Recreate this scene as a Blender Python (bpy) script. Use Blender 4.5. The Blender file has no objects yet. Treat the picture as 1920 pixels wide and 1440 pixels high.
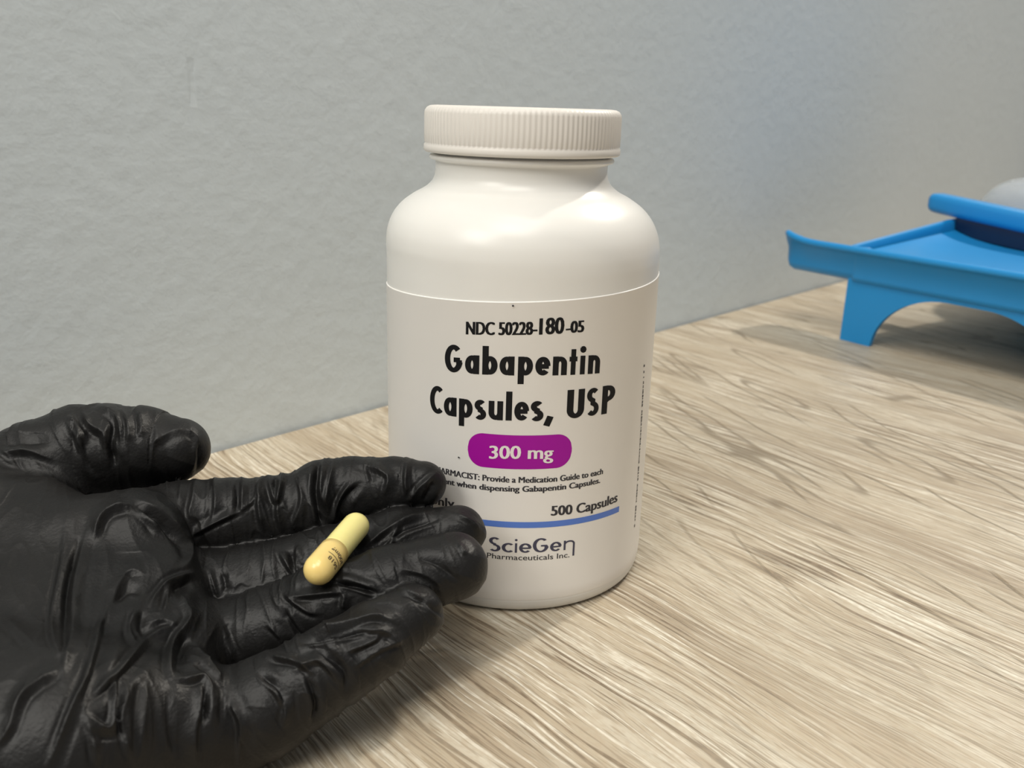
import bpy, bmesh, math
import numpy as np
from mathutils import Matrix, Vector

S = bpy.context.scene
COL = S.collection

# ------------------------------------------------------------------ camera
F, PIT, ROLL, HC = 1690.0, 0.2986, 0.0290, 0.1350      # focal length in pixels (1920 wide), pitch, roll, height over the table top
_f = np.array([0, math.cos(PIT), -math.sin(PIT)]); _r = np.array([1.0, 0, 0]); _u = np.cross(_r, _f)
RT = _r * math.cos(ROLL) + _u * math.sin(ROLL); UP = -_r * math.sin(ROLL) + _u * math.cos(ROLL); FW = _f
EYE = np.array([0, 0, HC])
cam_d = bpy.data.cameras.new('camera'); cam = bpy.data.objects.new('camera', cam_d); COL.objects.link(cam)
cam.matrix_world = Matrix(((RT[0], UP[0], -FW[0], 0), (RT[1], UP[1], -FW[1], 0), (RT[2], UP[2], -FW[2], HC), (0, 0, 0, 1)))
cam_d.sensor_width = 36; cam_d.lens = F / 1920 * 36; cam_d.clip_start = 0.01; cam_d.clip_end = 30
cam_d.dof.use_dof = True; cam_d.dof.focus_distance = 0.235; cam_d.dof.aperture_fstop = 24
S.camera = cam

# ------------------------------------------------------------------ light
S.view_settings.view_transform = 'Standard'; S.view_settings.look = 'None'
S.view_settings.gamma = 1; S.view_settings.use_curve_mapping = False
S.view_settings.exposure = 0.10
W = bpy.data.worlds.new('room_light'); S.world = W; W.use_nodes = True
W.node_tree.nodes['Background'].inputs[0].default_value = (0.93, 0.96, 1.0, 1)
W.node_tree.nodes['Background'].inputs[1].default_value = 0.20

def lamp(name, loc, target, size, power, color, size_y=None):
    d = bpy.data.lights.new(name, 'AREA'); d.energy = power; d.color = color
    d.shape = 'RECTANGLE'; d.size = size; d.size_y = size_y or size
    o = bpy.data.objects.new(name, d); COL.objects.link(o); o.location = loc
    o.rotation_euler = (Vector(target) - Vector(loc)).to_track_quat('-Z', 'Y').to_euler()
    return o
lamp('ceiling_lamp', (1.04, 1.28, 1.55), (0, 0.25, 0), 0.11, 20.5, (1.0, 0.93, 0.82))
lamp('ceiling_lamp', (-0.20, -0.82, 2.15), (0, 0.30, 0), 1.1, 27, (1.0, 0.96, 0.89))
lamp('added_side_fill', (-0.55, -0.36, 0.72), (0, 0.26, 0.05), 0.40, 4.6, (1.0, 0.97, 0.90))  # added fill light, no such fixture known: brightens the bottle's left side
lamp('ceiling_lamp', (-0.10, 0.16, 1.60), (-0.05, 0.25, 0), 0.09, 1.3, (1.0, 0.94, 0.85))
lamp('ceiling_lamp', (0.16, 0.02, 1.60), (0.05, 0.25, 0), 0.09, 1.8, (1.0, 0.94, 0.85))

# ------------------------------------------------------------------ helpers
def at(x, y, depth):                       # a point of the room from its place in the photograph and its distance
    return EYE + depth * (FW + (x - 960) / F * RT - (y - 720) / F * UP)

def new_obj(name, me, mat=None, parent=None):
    o = bpy.data.objects.new(name, me); COL.objects.link(o)
    if mat is not None: me.materials.append(mat)
    if parent is not None: o.parent = parent
    return o
def mesh_obj(name, verts, faces, mat=None, parent=None, smooth=True):
    me = bpy.data.meshes.new(name); me.from_pydata([tuple(map(float, v)) for v in verts], [], faces); me.update()
    if smooth:
        me.polygons.foreach_set('use_smooth', [True] * len(me.polygons))
    return new_obj(name, me, mat, parent)
def bm_obj(name, bm, mat=None, parent=None, smooth=False):
    me = bpy.data.meshes.new(name); bm.to_mesh(me); bm.free()
    if smooth: me.polygons.foreach_set('use_smooth', [True] * len(me.polygons))
    return new_obj(name, me, mat, parent)
def empty(name, loc=(0, 0, 0)):
    o = bpy.data.objects.new(name, None); COL.objects.link(o); o.location = loc; o.empty_display_size = 0.02
    return o
def tag(o, label, cat): o['label'] = label; o['category'] = cat
def struct(o): o['kind'] = 'structure'
def lathe(profile, n=96, close=True):
    verts, faces = [], []
    m = len(profile)
    for k in range(n):
        a = 2 * math.pi * k / n
        for r, z in profile: verts.append((r * math.cos(a), r * math.sin(a), z))
    for k in range(n):
        k2 = (k + 1) % n
        for i in range(m - 1): faces.append((k * m + i, k2 * m + i, k2 * m + i + 1, k * m + i + 1))
    return verts, faces
def smooth_profile(pts, n=6):              # Catmull-Rom through the points
    P = [np.array(p, float) for p in pts]; P = [2 * P[0] - P[1]] + P + [2 * P[-1] - P[-2]]; out = []
    for i in range(1, len(P) - 2):
        a, b, c, d = P[i - 1], P[i], P[i + 1], P[i + 2]
        for t in np.linspace(0, 1, n, endpoint=False):
            out.append(.5 * (2 * b + (c - a) * t + (2 * a - 5 * b + 4 * c - d) * t * t + (3 * b - a - 3 * c + d) * t ** 3))
    out.append(P[-2]); return [tuple(p) for p in out]

class NT:                                   # small node-tree writer
    def __init__(self, name, rough=0.5, spec=0.5):
        self.m = bpy.data.materials.new(name); self.m.use_nodes = True; self.t = self.m.node_tree
        self.b = self.t.nodes['Principled BSDF']; self.b.inputs['Roughness'].default_value = rough
        self.b.inputs['Specular IOR Level'].default_value = spec
    def n(self, kind, **kw):
        x = self.t.nodes.new(kind)
        for k, v in kw.items():
            if k.startswith('i_'):
                key = k[2:]; key = int(key) if key.isdigit() else key.replace('_', ' ')
                x.inputs[key].default_value = v
            else: setattr(x, k, v)
        return x
    def l(self, a, b): self.t.links.new(a, b)
    def math(self, op, a, b=None, c=None):
        x = self.n('ShaderNodeMath', operation=op)
        for i, v in enumerate((a, b, c)):
            if v is None: continue
            if isinstance(v, (int, float)): x.inputs[i].default_value = v
            else: self.l(v, x.inputs[i])
        return x.outputs[0]
    def mix(self, fac, a, b):
        x = self.n('ShaderNodeMix', data_type='RGBA')
        if isinstance(fac, (int, float)): x.inputs[0].default_value = fac
        else: self.l(fac, x.inputs[0])
        for i, v in ((6, a), (7, b)):
            if isinstance(v, tuple): x.inputs[i].default_value = (*v[:3], 1)
            else: self.l(v, x.inputs[i])
        return x.outputs[2]
    def ramp(self, fac, stops):
        x = self.n('ShaderNodeValToRGB'); e = x.color_ramp.elements
        while len(e) < len(stops): e.new(0.5)
        for k, (p, v) in enumerate(stops):
            e[k].position = p; e[k].color = (*v[:3], 1) if isinstance(v, tuple) else (v, v, v, 1)
        self.l(fac, x.inputs[0]); return x.outputs[0]
    def noise(self, vec, scale, detail=2.0, rough=0.5, dist=0.0):
        x = self.n('ShaderNodeTexNoise', i_Scale=scale, i_Detail=detail, i_Roughness=rough, i_Distortion=dist)
        if vec is not None: self.l(vec, x.inputs['Vector'])
        return x.outputs['Fac']
    def bump(self, h, dist, strength=1.0, normal=None):
        x = self.n('ShaderNodeBump', i_Distance=dist, i_Strength=strength); self.l(h, x.inputs['Height'])
        if normal is not None: self.l(normal, x.inputs['Normal'])
        self.l(x.outputs[0], self.b.inputs['Normal']); return x.outputs[0]
    def coord(self): return self.n('ShaderNodeTexCoord').outputs['Object']
def plain(name, col, rough=0.5, spec=0.5, grain=0.0, gscale=400.0, var=0.03):
    """solid colour with a slight procedural mottling and relief"""
    t = NT(name, rough, spec); c = t.coord()
    nz = t.noise(c, gscale * 0.25, 3)
    lo = tuple(max(0, x * (1 - var)) for x in col); hi = tuple(min(1, x * (1 + var)) for x in col)
    t.l(t.mix(nz, lo, hi), t.b.inputs['Base Color'])
    if grain: t.bump(t.noise(c, gscale, 2), grain)
    return t

# ------------------------------------------------------------------ setting: wall, floor, table
WD = np.array([-0.1187, 0.3360]); WA = math.radians(47.2)          # a point of the wall's foot, its azimuth
WV = np.array([math.cos(WA), math.sin(WA)]); WN = np.array([math.sin(WA), -math.cos(WA)])   # along the wall, into the room

tw = NT('painted_plaster', 0.55, 0.35); c = tw.coord()
t1 = tw.noise(c, 7.0, 2); col = tw.mix(t1, (0.63, 0.69, 0.715), (0.67, 0.725, 0.75))
tw.l(col, tw.b.inputs['Base Color'])
peel = tw.noise(c, 120.0, 3, 0.55); broad = tw.noise(c, 32.0, 2, 0.5)
pp = tw.ramp(peel, [(0.35, 0.0), (0.75, 1.0)])
hh = tw.math('ADD', tw.math('MULTIPLY', pp, 0.6), tw.math('MULTIPLY', broad, 1.1))
dd = at(360, 155, 1) - EYE; tt = ((WD - EYE[:2]) @ WN) / (dd[:2] @ WN); dent = EYE + dd * tt        # a short upright dent in the paint
dx, dz = float((dent[:2] - WD) @ WV - 0.9), float(dent[2] + 0.75 - 1.375)
spw = tw.n('ShaderNodeSeparateXYZ'); tw.l(c, spw.inputs[0])
dm = tw.math('MAXIMUM', tw.math('DIVIDE', tw.math('ABSOLUTE', tw.math('SUBTRACT', spw.outputs[0], dx)), 0.0016), tw.math('DIVIDE', tw.math('ABSOLUTE', tw.math('SUBTRACT', spw.outputs[2], dz)), 0.0085))
hh = tw.math('SUBTRACT', hh, tw.math('MULTIPLY', tw.ramp(dm, [(0.4, 1.0), (1.0, 0.0)]), 0.9))
tw.bump(hh, 0.0010, 0.26)
bm = bmesh.new()
bmesh.ops.create_cube(bm, size=1, matrix=Matrix.Diagonal((4.2, 0.1, 2.75, 1)))
wall = bm_obj('wall_back', bm, tw.m); struct(wall)
wc = WD + WV * 0.9 - WN * 0.05
wall.location = (wc[0], wc[1], -0.75 + 1.375); wall.rotation_euler = (0, 0, WA)
tf = plain('floor_vinyl', (0.30, 0.29, 0.27), 0.5)
bm = bmesh.new(); bmesh.ops.create_cube(bm, size=1, matrix=Matrix.Diagonal((4.2, 3.0, 0.05, 1)))
fl = bm_obj('floor', bm, tf.m); struct(fl)
fc = WD + WV * 0.9 + WN * 1.5; fl.location = (fc[0], fc[1], -0.775); fl.rotation_euler = (0, 0, WA)

# wood: u along the grain, v across it
to = NT('embossed_oak_laminate', 0.46, 0.4)
c0 = to.coord()
GA = math.radians(-49.0)
mp = to.n('ShaderNodeMapping', vector_type='TEXTURE'); mp.inputs['Rotation'].default_value = (0, 0, GA - WA); to.l(c0, mp.inputs[0])
base = mp.outputs[0]
def stretch(vec, su, sv, off=0.0):
    m = to.n('ShaderNodeMapping'); m.inputs['Scale'].default_value = (su, sv, 1); m.inputs['Location'].default_value = (off, off * 1.7, off)
    to.l(vec, m.inputs[0]); return m.outputs[0]
wn1 = to.noise(stretch(base, 7, 16), 1.0, 2)
wn2 = to.noise(stretch(base, 22, 60, 3), 1.0, 2)
sep = to.n('ShaderNodeSeparateXYZ'); to.l(base, sep.inputs[0])
v2 = to.math('ADD', sep.outputs[1], to.math('MULTIPLY', to.math('SUBTRACT', wn1, 0.5), 0.020))
v2 = to.math('ADD', v2, to.math('MULTIPLY', to.math('SUBTRACT', wn2, 0.5), 0.0035))
cmb = to.n('ShaderNodeCombineXYZ'); to.l(sep.outputs[0], cmb.inputs[0]); to.l(v2, cmb.inputs[1])
wv = cmb.outputs[0]
fine = to.noise(stretch(wv, 24, 820), 1.0, 1, 0.5)          # the embossed ridges
fine2 = to.noise(stretch(wv, 90, 1700, 5), 1.0, 1, 0.5)
mid = to.noise(stretch(wv, 7, 150, 9), 1.0, 3, 0.55)
wide = to.noise(stretch(wv, 5, 34, 2), 1.0, 2)
speck = to.noise(stretch(wv, 420, 900, 4), 1.0, 1)
tone = to.ramp(wide, [(0.30, (0.35, 0.285, 0.205)), (0.5, (0.44, 0.37, 0.27)), (0.70, (0.50, 0.44, 0.34))])
tone = to.mix(to.math('MULTIPLY', to.ramp(mid, [(0.50, 0.0), (0.68, 1.0)]), 0.55), tone, (0.63, 0.585, 0.48))
tone = to.mix(to.math('MULTIPLY', to.ramp(mid, [(0.30, 1.0), (0.44, 0.0)]), 0.5), tone, (0.36, 0.285, 0.20))
dark = to.ramp(fine, [(0.37, 1.0), (0.43, 0.0)])
lite = to.ramp(fine, [(0.56, 0.0), (0.62, 1.0)])
gate = to.ramp(to.noise(stretch(base, 9, 22, 11), 1.0, 2), [(0.36, 0.15), (0.62, 1.0)])
tone = to.mix(to.math('MULTIPLY', to.math('MULTIPLY', dark, gate), 0.95), tone, (0.17, 0.125, 0.08))
tone = to.mix(to.math('MULTIPLY', to.math('MULTIPLY', lite, gate), 0.85), tone, (0.72, 0.67, 0.56))
tone = to.mix(to.math('MULTIPLY', to.ramp(fine2, [(0.36, 1.0), (0.44, 0.0)]), 0.62), tone, (0.28, 0.22, 0.15))
tone = to.mix(to.math('MULTIPLY', to.ramp(speck, [(0.45, 0.0), (0.62, 1.0)]), 0.28), tone, (0.40, 0.31, 0.21))
# long sparse pores that cross the fine grain at a slant
mp2 = to.n('ShaderNodeMapping', vector_type='TEXTURE'); mp2.inputs['Rotation'].default_value = (0, 0, math.radians(-70) - WA); to.l(c0, mp2.inputs[0])
wob = to.noise(stretch(mp2.outputs[0], 12, 12, 6), 1.0, 2)
sp2 = to.n('ShaderNodeSeparateXYZ'); to.l(mp2.outputs[0], sp2.inputs[0])
cm2 = to.n('ShaderNodeCombineXYZ'); to.l(sp2.outputs[0], cm2.inputs[0])
to.l(to.math('ADD', sp2.outputs[1], to.math('MULTIPLY', to.math('SUBTRACT', wob, 0.5), 0.02)), cm2.inputs[1])
pore = to.noise(stretch(cm2.outputs[0], 11, 75, 8), 1.0, 0)
pl = to.ramp(to.math('ABSOLUTE', to.math('SUBTRACT', pore, 0.5)), [(0.0, 1.0), (0.012, 0.8), (0.03, 0.0)])
sp0 = to.n('ShaderNodeSeparateXYZ'); to.l(c0, sp0.inputs[0])
reg = to.ramp(to.math('ADD', to.math('MULTIPLY', sp0.outputs[0], 3.0), 1.0), [(0.18, 0.0), (0.42, 1.0)])
gate2 = to.ramp(to.noise(stretch(mp2.outputs[0], 16, 40, 14), 1.0, 1), [(0.44, 0.0), (0.52, 1.0)])
pl = to.math('MULTIPLY', to.math('MULTIPLY', pl, gate2), reg)
tone = to.mix(to.math('MULTIPLY', pl, 0.75), tone, (0.20, 0.155, 0.10))
to.l(tone, to.b.inputs['Base Color'])
relief = to.math('ADD', to.math('MULTIPLY', fine, gate), to.math('MULTIPLY', fine2, 0.35))
relief = to.math('SUBTRACT', relief, to.math('MULTIPLY', pl, 0.5))
to.bump(relief, 0.0010, 0.9)

tl = plain('table_leg_metal', (0.55, 0.55, 0.55), 0.35)
table = empty('table')
tcx = WD + WV * 0.30 + WN * 0.376
table.location = (tcx[0], tcx[1], -0.75); table.rotation_euler = (0, 0, WA)
tag(table, 'wooden table with embossed pale oak laminate top against the grey wall', 'table')
bm = bmesh.new(); bmesh.ops.create_cube(bm, size=1, matrix=Matrix.Translation((0, 0, 0.735)) @ Matrix.Diagonal((1.7, 0.75, 0.03, 1)))
bmesh.ops.bevel(bm, geom=bm.edges[:], offset=0.0012, segments=2, affect='EDGES')
top = bm_obj('tabletop', bm, to.m, table)
for sx in (-1, 1):
    for sy in (-1, 1):
        bm = bmesh.new(); bmesh.ops.create_cube(bm, size=1, matrix=Matrix.Translation((sx * 0.79, sy * 0.32, 0.36)) @ Matrix.Diagonal((0.05, 0.05, 0.72, 1)))
        bmesh.ops.bevel(bm, geom=bm.edges[:], offset=0.004, segments=2, affect='EDGES')
        bm_obj('leg', bm, tl.m, table)

# ------------------------------------------------------------------ bottle
BX, BY, BR = 0.0021, 0.2599, 0.039
bottle = empty('medicine_bottle', (BX, BY, 0))
tag(bottle, 'large white plastic medicine bottle with ribbed screw cap and printed label', 'bottle')
tp = NT('white_hdpe', 0.30, 0.45); cc = tp.coord()
tp.l(tp.mix(tp.noise(cc, 60, 2), (0.745, 0.73, 0.69), (0.775, 0.76, 0.72)), tp.b.inputs['Base Color'])
tp.b.inputs['Subsurface Weight'].default_value = 0.12; tp.b.inputs['Subsurface Radius'].default_value = (0.004, 0.0035, 0.003)
mm = 0.001
prof = smooth_profile([(0.0, 0.9), (18, 0.9), (33, 0.8), (35.2, 0.05), (36.6, 0.15), (38.0, 1.2), (38.75, 3.2), (38.9, 6.0), (38.95, 20), (39.0, 50), (39.0, 88), (39.05, 95.5), (38.9, 98.8), (38.2, 102.2), (36.6, 105.6), (34.0, 108.6), (30.6, 111.0), (27.6, 112.6), (25.6, 114.2), (24.5, 115.9), (24.1, 118.0), (24.1, 120.2)], 5)
prof += [(25.6, 120.7), (25.9, 121.2), (25.6, 121.8), (24.4, 122.1), (24.2, 126)]
def lean(v): return [(x - 0.0012 * min(1, max(0, (z - .095) / .022)), y, z) for x, y, z in v]
v, f = lathe([(r * mm, z * mm) for r, z in prof], 128); v = lean(v)
mesh_obj('bottle_body', v, f, tp.m, bottle)
# cap: ribbed skirt
tcap = NT('white_polypropylene', 0.42, 0.4); cc = tcap.coord()
tcap.l(tcap.mix(tcap.noise(cc, 50, 2), (0.685, 0.65, 0.60), (0.715, 0.68, 0.63)), tcap.b.inputs['Base Color'])
NR = 120; N = NR * 6
cap_rows = [(25.2, 122.7, 0), (26.8, 122.6, 0), (27.25, 122.9, 0), (27.35, 123.5, 0), (27.3, 124.5, 0), (27.0, 124.9, 0), (27.0, 125.2, 1), (27.05, 128, 1), (27.0, 132.9, 1), (26.85, 133.6, .8), (26.4, 134.3, .4), (25.6, 134.75, 0), (24.2, 134.9, 0), (23.2, 134.75, 0), (22.5, 134.3, 0), (10, 134.3, 0), (0.01, 134.3, 0)]
v, f = [], []; m = len(cap_rows)
for k in range(N):
    a = 2 * math.pi * k / N; rib = 0.17 * (0.5 + 0.5 * math.cos(2 * math.pi * (k % 6) / 6))
    for r, z, w in cap_rows: v.append(((r + rib * w) * mm * math.cos(a), (r + rib * w) * mm * math.sin(a), z * mm))
for k in range(N):
    k2 = (k + 1) % N
    for i in range(m - 1): f.append((k * m + i, k2 * m + i, k2 * m + i + 1, k * m + i + 1))
cap = mesh_obj('screw_cap', lean(v), f, tcap.m, bottle)
# label
tlab = NT('label_film', 0.36, 0.4); cc = tlab.coord()
tlab.l(tlab.mix(tlab.noise(cc, 45, 2), (0.84, 0.815, 0.775), (0.87, 0.84, 0.80)), tlab.b.inputs['Base Color'])
def cyl(u, z, d=0.0):                       # u: arc millimetres from the label's middle, z: height in mm
    a = u / 39.0; r = (39.0 + d) * mm
    return (r * math.sin(a), -r * math.cos(a), z * mm)
def ltop(u): return 88.55 + 0.046 * u
us = np.linspace(-58, 58, 117); v, f = [], []
for u in us:
    zt = ltop(u)
    for z, d in ((4.2, -0.1), (4.6, 0.03), (7.5, 0.18), (zt - 0.45, 0.18), (zt - 0.3, 0.25), (zt - 0.12, 0.25), (zt, 0.16), (zt, -0.1)): v.append(cyl(u, z, d))
for k in range(len(us) - 1):
    for i in range(7): f.append((k * 8 + i, (k + 1) * 8 + i, (k + 1) * 8 + i + 1, k * 8 + i + 1))
label = mesh_obj('label', v, f, tlab.m, bottle)
black = plain('black_ink', (0.008, 0.008, 0.009), 0.5, 0.2).m
grey = plain('grey_ink', (0.045, 0.043, 0.048), 0.5, 0.2).m
purple = plain('magenta_ink', (0.34, 0.004, 0.30), 0.4, 0.25).m
blue = plain('blue_ink', (0.085, 0.19, 0.60), 0.36).m
white = plain('white_ink', (0.80, 0.74, 0.72), 0.4).m
navy = plain('navy_ink', (0.045, 0.045, 0.085), 0.4).m
INK = 0.24

def font_mesh(body, bold=0.0):
    cu = bpy.data.curves.new('text', 'FONT'); cu.body = body; cu.offset = bold; cu.resolution_u = 3
    o = bpy.data.objects.new('text', cu); COL.objects.link(o)
    dg = bpy.context.evaluated_depsgraph_get(); ev = o.evaluated_get(dg); me = ev.to_mesh()
    vs = np.array([w.co[:2] for w in me.vertices]); fs = [tuple(p.vertices) for p in me.polygons]
    ev.to_mesh_clear(); bpy.data.objects.remove(o); bpy.data.curves.remove(cu)
    return vs, fs
def font_line(name, body, u0, u1, zs, cap_h, mat, bold=0.0, d=INK):
    """one printed line from u0 to u1; zs = base line heights at left / middle / right; cap_h = height of capitals"""
    v1, f1 = font_mesh(body); vs, fs = [], []
    for k, dx in enumerate((-1, -.33, .33, 1) if bold else (0,)):      # heavier strokes: the outline set several times side by side
        fs += [tuple(i + len(v1) * k for i in q) for q in f1]; vs.append(v1 + [dx * bold, 0])
    vs = np.concatenate(vs)
    x0, x1 = vs[:, 0].min(), vs[:, 0].max(); t = (vs[:, 0] - x0) / (x1 - x0)
    zl = zs[0] * 2 * (t - .5) * (t - 1) - zs[1] * 4 * t * (t - 1) + zs[2] * 2 * t * (t - .5)
    u = u0 + t * (u1 - u0); z = zl + vs[:, 1] * cap_h / 0.70
    return mesh_obj(name, [cyl(a, b, d) for a, b in zip(u, z)], fs, mat, label, False)

def ell(cx, cy, rx, ry, a0, a1, n=20): return [(cx + rx * math.cos(math.radians(a)), cy + ry * math.sin(math.radians(a))) for a in np.linspace(a0, a1, n)]
def seg(*p): return list(p)
def glyphs(T, X=1.0):
    """stroke letters: capitals 1 high, lower case .66; each returns (advance, strokes)"""
    h = T / 2 * .9; x = 0.66; w = 0.54
    b = w - h; L = h; M = (b + L) / 2; rx = (b - L) / 2; cy = x / 2; ry = x / 2 - h * .85
    g = {
     'a': (w, [ell(M, cy, rx, ry, 0, 360, 28), seg((b, 0), (b, x))]),
     'b': (w, [ell(M, cy, rx, ry, 0, 360, 28), seg((L, 0), (L, 1.0))]),
     'p': (w, [ell(M, cy, rx, ry, 0, 360, 28), seg((L, -.30), (L, x))]),
     'e': (w, [ell(M, cy, rx, ry, 0, 318, 28), seg((L, cy - .01), (b + h * .55, cy - .01))]),
     'c': (w * .9, [ell(M, cy, rx, ry, 48, 312, 28)]),
     'n': (w, [seg((L, 0), (L, x)), ell(M, cy + .07, rx, ry - .07, 180, 0, 16) + [(b, 0)]]),
     'u': (w, [seg((b, 0), (b, x)), [(L, x)] + ell(M, cy - .07, rx, ry - .07, 180, 360, 16)]),
     't': (.38, [seg((.19, 0), (.19, .90)), seg((.0, x - h), (.38, x - h))]),
     'i': (T, [seg((h, 0), (h, x)), ell(h, .88, h * .35, h * .35, 0, 360, 10)]),
     'l': (T, [seg((h, 0), (h, 1.0))]),
     's': (.42, [ell(.21, x * .73, .115, x * .17, 35, 270, 14) + ell(.21, x * .265, .125, x * .18, 90, -145, 14)]),
     'G': (.60, [ell(.34, .5, .26, .5 - h * .9, 48, 345, 30) + [], seg((.34, .46), (.60, .46)), seg((.56, .46), (.56, .30))]),
     'C': (.56, [ell(.34, .5, .26, .5 - h * .9, 52, 308, 28)]),
     'U': (.58, [[(L, 1.0)] + ell(.29, .30, .29 - h, .30 - h * .8, 180, 360, 16) + [(.58 - h, 1.0)]]),
     'S': (.50, [ell(.25, .74, .165, .26 - h * .9, 38, 270, 16) + ell(.25, .26, .175, .26 - h * .9 , 90, -142, 16)]),
     'P': (.52, [seg((L, 0), (L, 1.0)), [(L, 1 - h * .9)] + ell(.24, .72, .28 - h, .28 - h * .9, 90, -90, 16) + [(L, .44 + h * .0)]]),
     ',': (.24, [seg((.15, .13), (.02, -.20))]),
     ' ': (.22, []),
     'y': (w, [seg((L, x), (M, .02)), seg((b, x), (.12, -.28))]),
    }
    return g
YT = 0.72
def ribbon(pts, T, verts, faces, closed=False):
    P = np.array(pts, float)
    # resample so that the print follows the bottle's curve
    Q = [P[0]]
    for a, b in zip(P[:-1], P[1:]):
        n = max(1, int(np.hypot(*(b - a)) / 0.12))
        for k in range(1, n + 1): Q.append(a + (b - a) * k / n)
    P = np.array(Q); D = np.gradient(P, axis=0)
    if np.allclose(P[0], P[-1], atol=1e-6): D[0] = D[-1] = P[1] - P[-2]
    D /= np.linalg.norm(D, axis=1)[:, None] + 1e-9; Nn = np.c_[-D[:, 1], D[:, 0]] * T / 2
    # horizontal strokes of a condensed face are a little thinner
    o = len(verts)
    for p, q in zip(P, Nn):
        q = np.array([q[0], q[1] * YT]); verts.append(p + q); verts.append(p - q)
    for k in range(len(P) - 1): faces.append((o + 2 * k, o + 2 * k + 1, o + 2 * k + 3, o + 2 * k + 2))
def stroke_word(name, word, spans, zs, cap_h, T, mat):
    """word whose letters fill the given (u0, u1) spans; zs = base line at left / middle / right end"""
    verts, faces = [], []
    g = glyphs(T); U0, U1 = spans[0][0], spans[-1][1]
    for ch, (u0, u1) in zip(word, spans):
        adv, strokes = g[ch]; vs, fs = [], []
        for s in strokes: ribbon(s, T, vs, fs)
        vs = np.array(vs); x0, x1 = vs[:, 0].min(), vs[:, 0].max(); o = len(verts)
        for x, y in vs:
            u = u0 + (x - x0) / (x1 - x0) * (u1 - u0); t = (u - U0) / (U1 - U0)
            zl = zs[0] * 2 * (t - .5) * (t - 1) - zs[1] * 4 * t * (t - 1) + zs[2] * 2 * t * (t - .5)
            verts.append(cyl(u, zl + y * cap_h, INK))
        faces += [tuple(o + i for i in q) for q in fs]
    return mesh_obj(name, verts, faces, mat, label, False)
font_line('lettering', 'NDC 50228-', -14.5, 3.9, (79.15, 79.8, 80.25), 3.4, black, 0.058)
font_line('lettering', '180', 4.3, 10.8, (80.2, 80.35, 80.4), 4.3, black, 0.046)
font_line('lettering', '-05', 11.2, 16.3, (80.4, 80.5, 80.5), 3.1, black, 0.056)
stroke_word('lettering', 'Gabapentin', [(-20.6, -15.3), (-14.6, -10.7), (-9.9, -5.9), (-5.4, -1.6), (-0.7, 3.1), (3.7, 7.6), (8.2, 12.0), (12.6, 14.8), (15.5, 17.3), (18.0, 21.7)], (68.2, 69.4, 68.9), 7.6, 0.232, black)
stroke_word('lettering', 'Capsules,USP', [(-25.5, -21.2), (-20.8, -16.9), (-16.2, -12.3), (-11.8, -8.6), (-8.0, -4.2), (-3.5, -1.9), (-1.3, 2.5), (2.9, 6.3), (6.3, 9.0), (12.5, 17.5), (18.2, 22.1), (23.1, 27.7)], (55.9, 57.2, 57.1), 7.9, 0.225, black)
def patch(name, outline_fn, u0, u1, mat, d, n=40, rows=8):
    verts, faces = [], []
    for u in np.linspace(u0, u1, n):
        lo, hi = outline_fn(u)
        for k in range(rows): verts.append(cyl(u, lo + (hi - lo) * k / (rows - 1), d))
    for i in range(n - 1):
        for k in range(rows - 1): faces.append((i * rows + k, (i + 1) * rows + k, (i + 1) * rows + k + 1, i * rows + k + 1))
    return mesh_obj(name, verts, faces, mat, label, False)
def pill_shape(u):
    uc, hw, hh, r = 0.5, 14.0, 4.75, 4.3
    du = abs(u - uc) - (hw - r); k = hh if du <= 0 else hh - r + math.sqrt(max(0, r * r - du * du))
    zc = 48.35 + 0.010 * (u - uc); return zc - k, zc + k
patch('strength_badge', pill_shape, -13.5, 14.5, purple, 0.22, 90)['label'] = 'magenta pill-shaped badge'
font_line('lettering', '300 mg', -7.6, 9.4, (46.1, 46.6, 46.4), 3.7, white, 0.03, 0.30)
font_line('lettering', 'PHARMACIST: Provide a Medication Guide to each', -24.6, 25.0, (39.3, 39.75, 39.75), 1.72, grey, 0.044)
font_line('lettering', 'patient when dispensing Gabapentin Capsules.', -24.6, 24.2, (36.5, 37.15, 37.3), 1.68, grey, 0.044)
font_line('lettering', '500 Capsules', 9.4, 31.7, (29.95, 29.6, 29.7), 2.9, grey, 0.042)
font_line('lettering', 'Rx only', -31.5, -17.2, (29.2, 29.6, 30.2), 2.6, grey, 0.026)
patch('blue_band', lambda u: (26.55 - 0.0004 * u * u, 28.3 - 0.0004 * u * u), -32.5, 32.8, blue, 0.22, 80, 3)['label'] = 'blue printed band'
stroke_word('lettering', 'ScieGe', [(-7.1, -3.9), (-3.6, -0.5), (-0.1, 0.65), (1.1, 4.5), (4.8, 9.2), (9.6, 12.9)], (19.15, 19.15, 19.1), 4.3, 0.145, navy)
# closing letter with the long right leg
vs, fs = [], []
ribbon(seg((0.0775, 0), (0.0775,   .66)), .145, vs, fs); ribbon(ell(.42, .38, .3425, .21, 180, 0, 16) + [(.7625, -.5)], .145, vs, fs)
mesh_obj('lettering', [cyl(13.5 + x / .84 * 3.4, 19.1 + y * 4.3, INK) for x, y in vs], fs, navy, label, False)
font_line('lettering', 'Pharmaceuticals Inc.', -7.6, 15.4, (17.0, 16.9, 16.7), 1.6, grey, 0.008)
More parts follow.
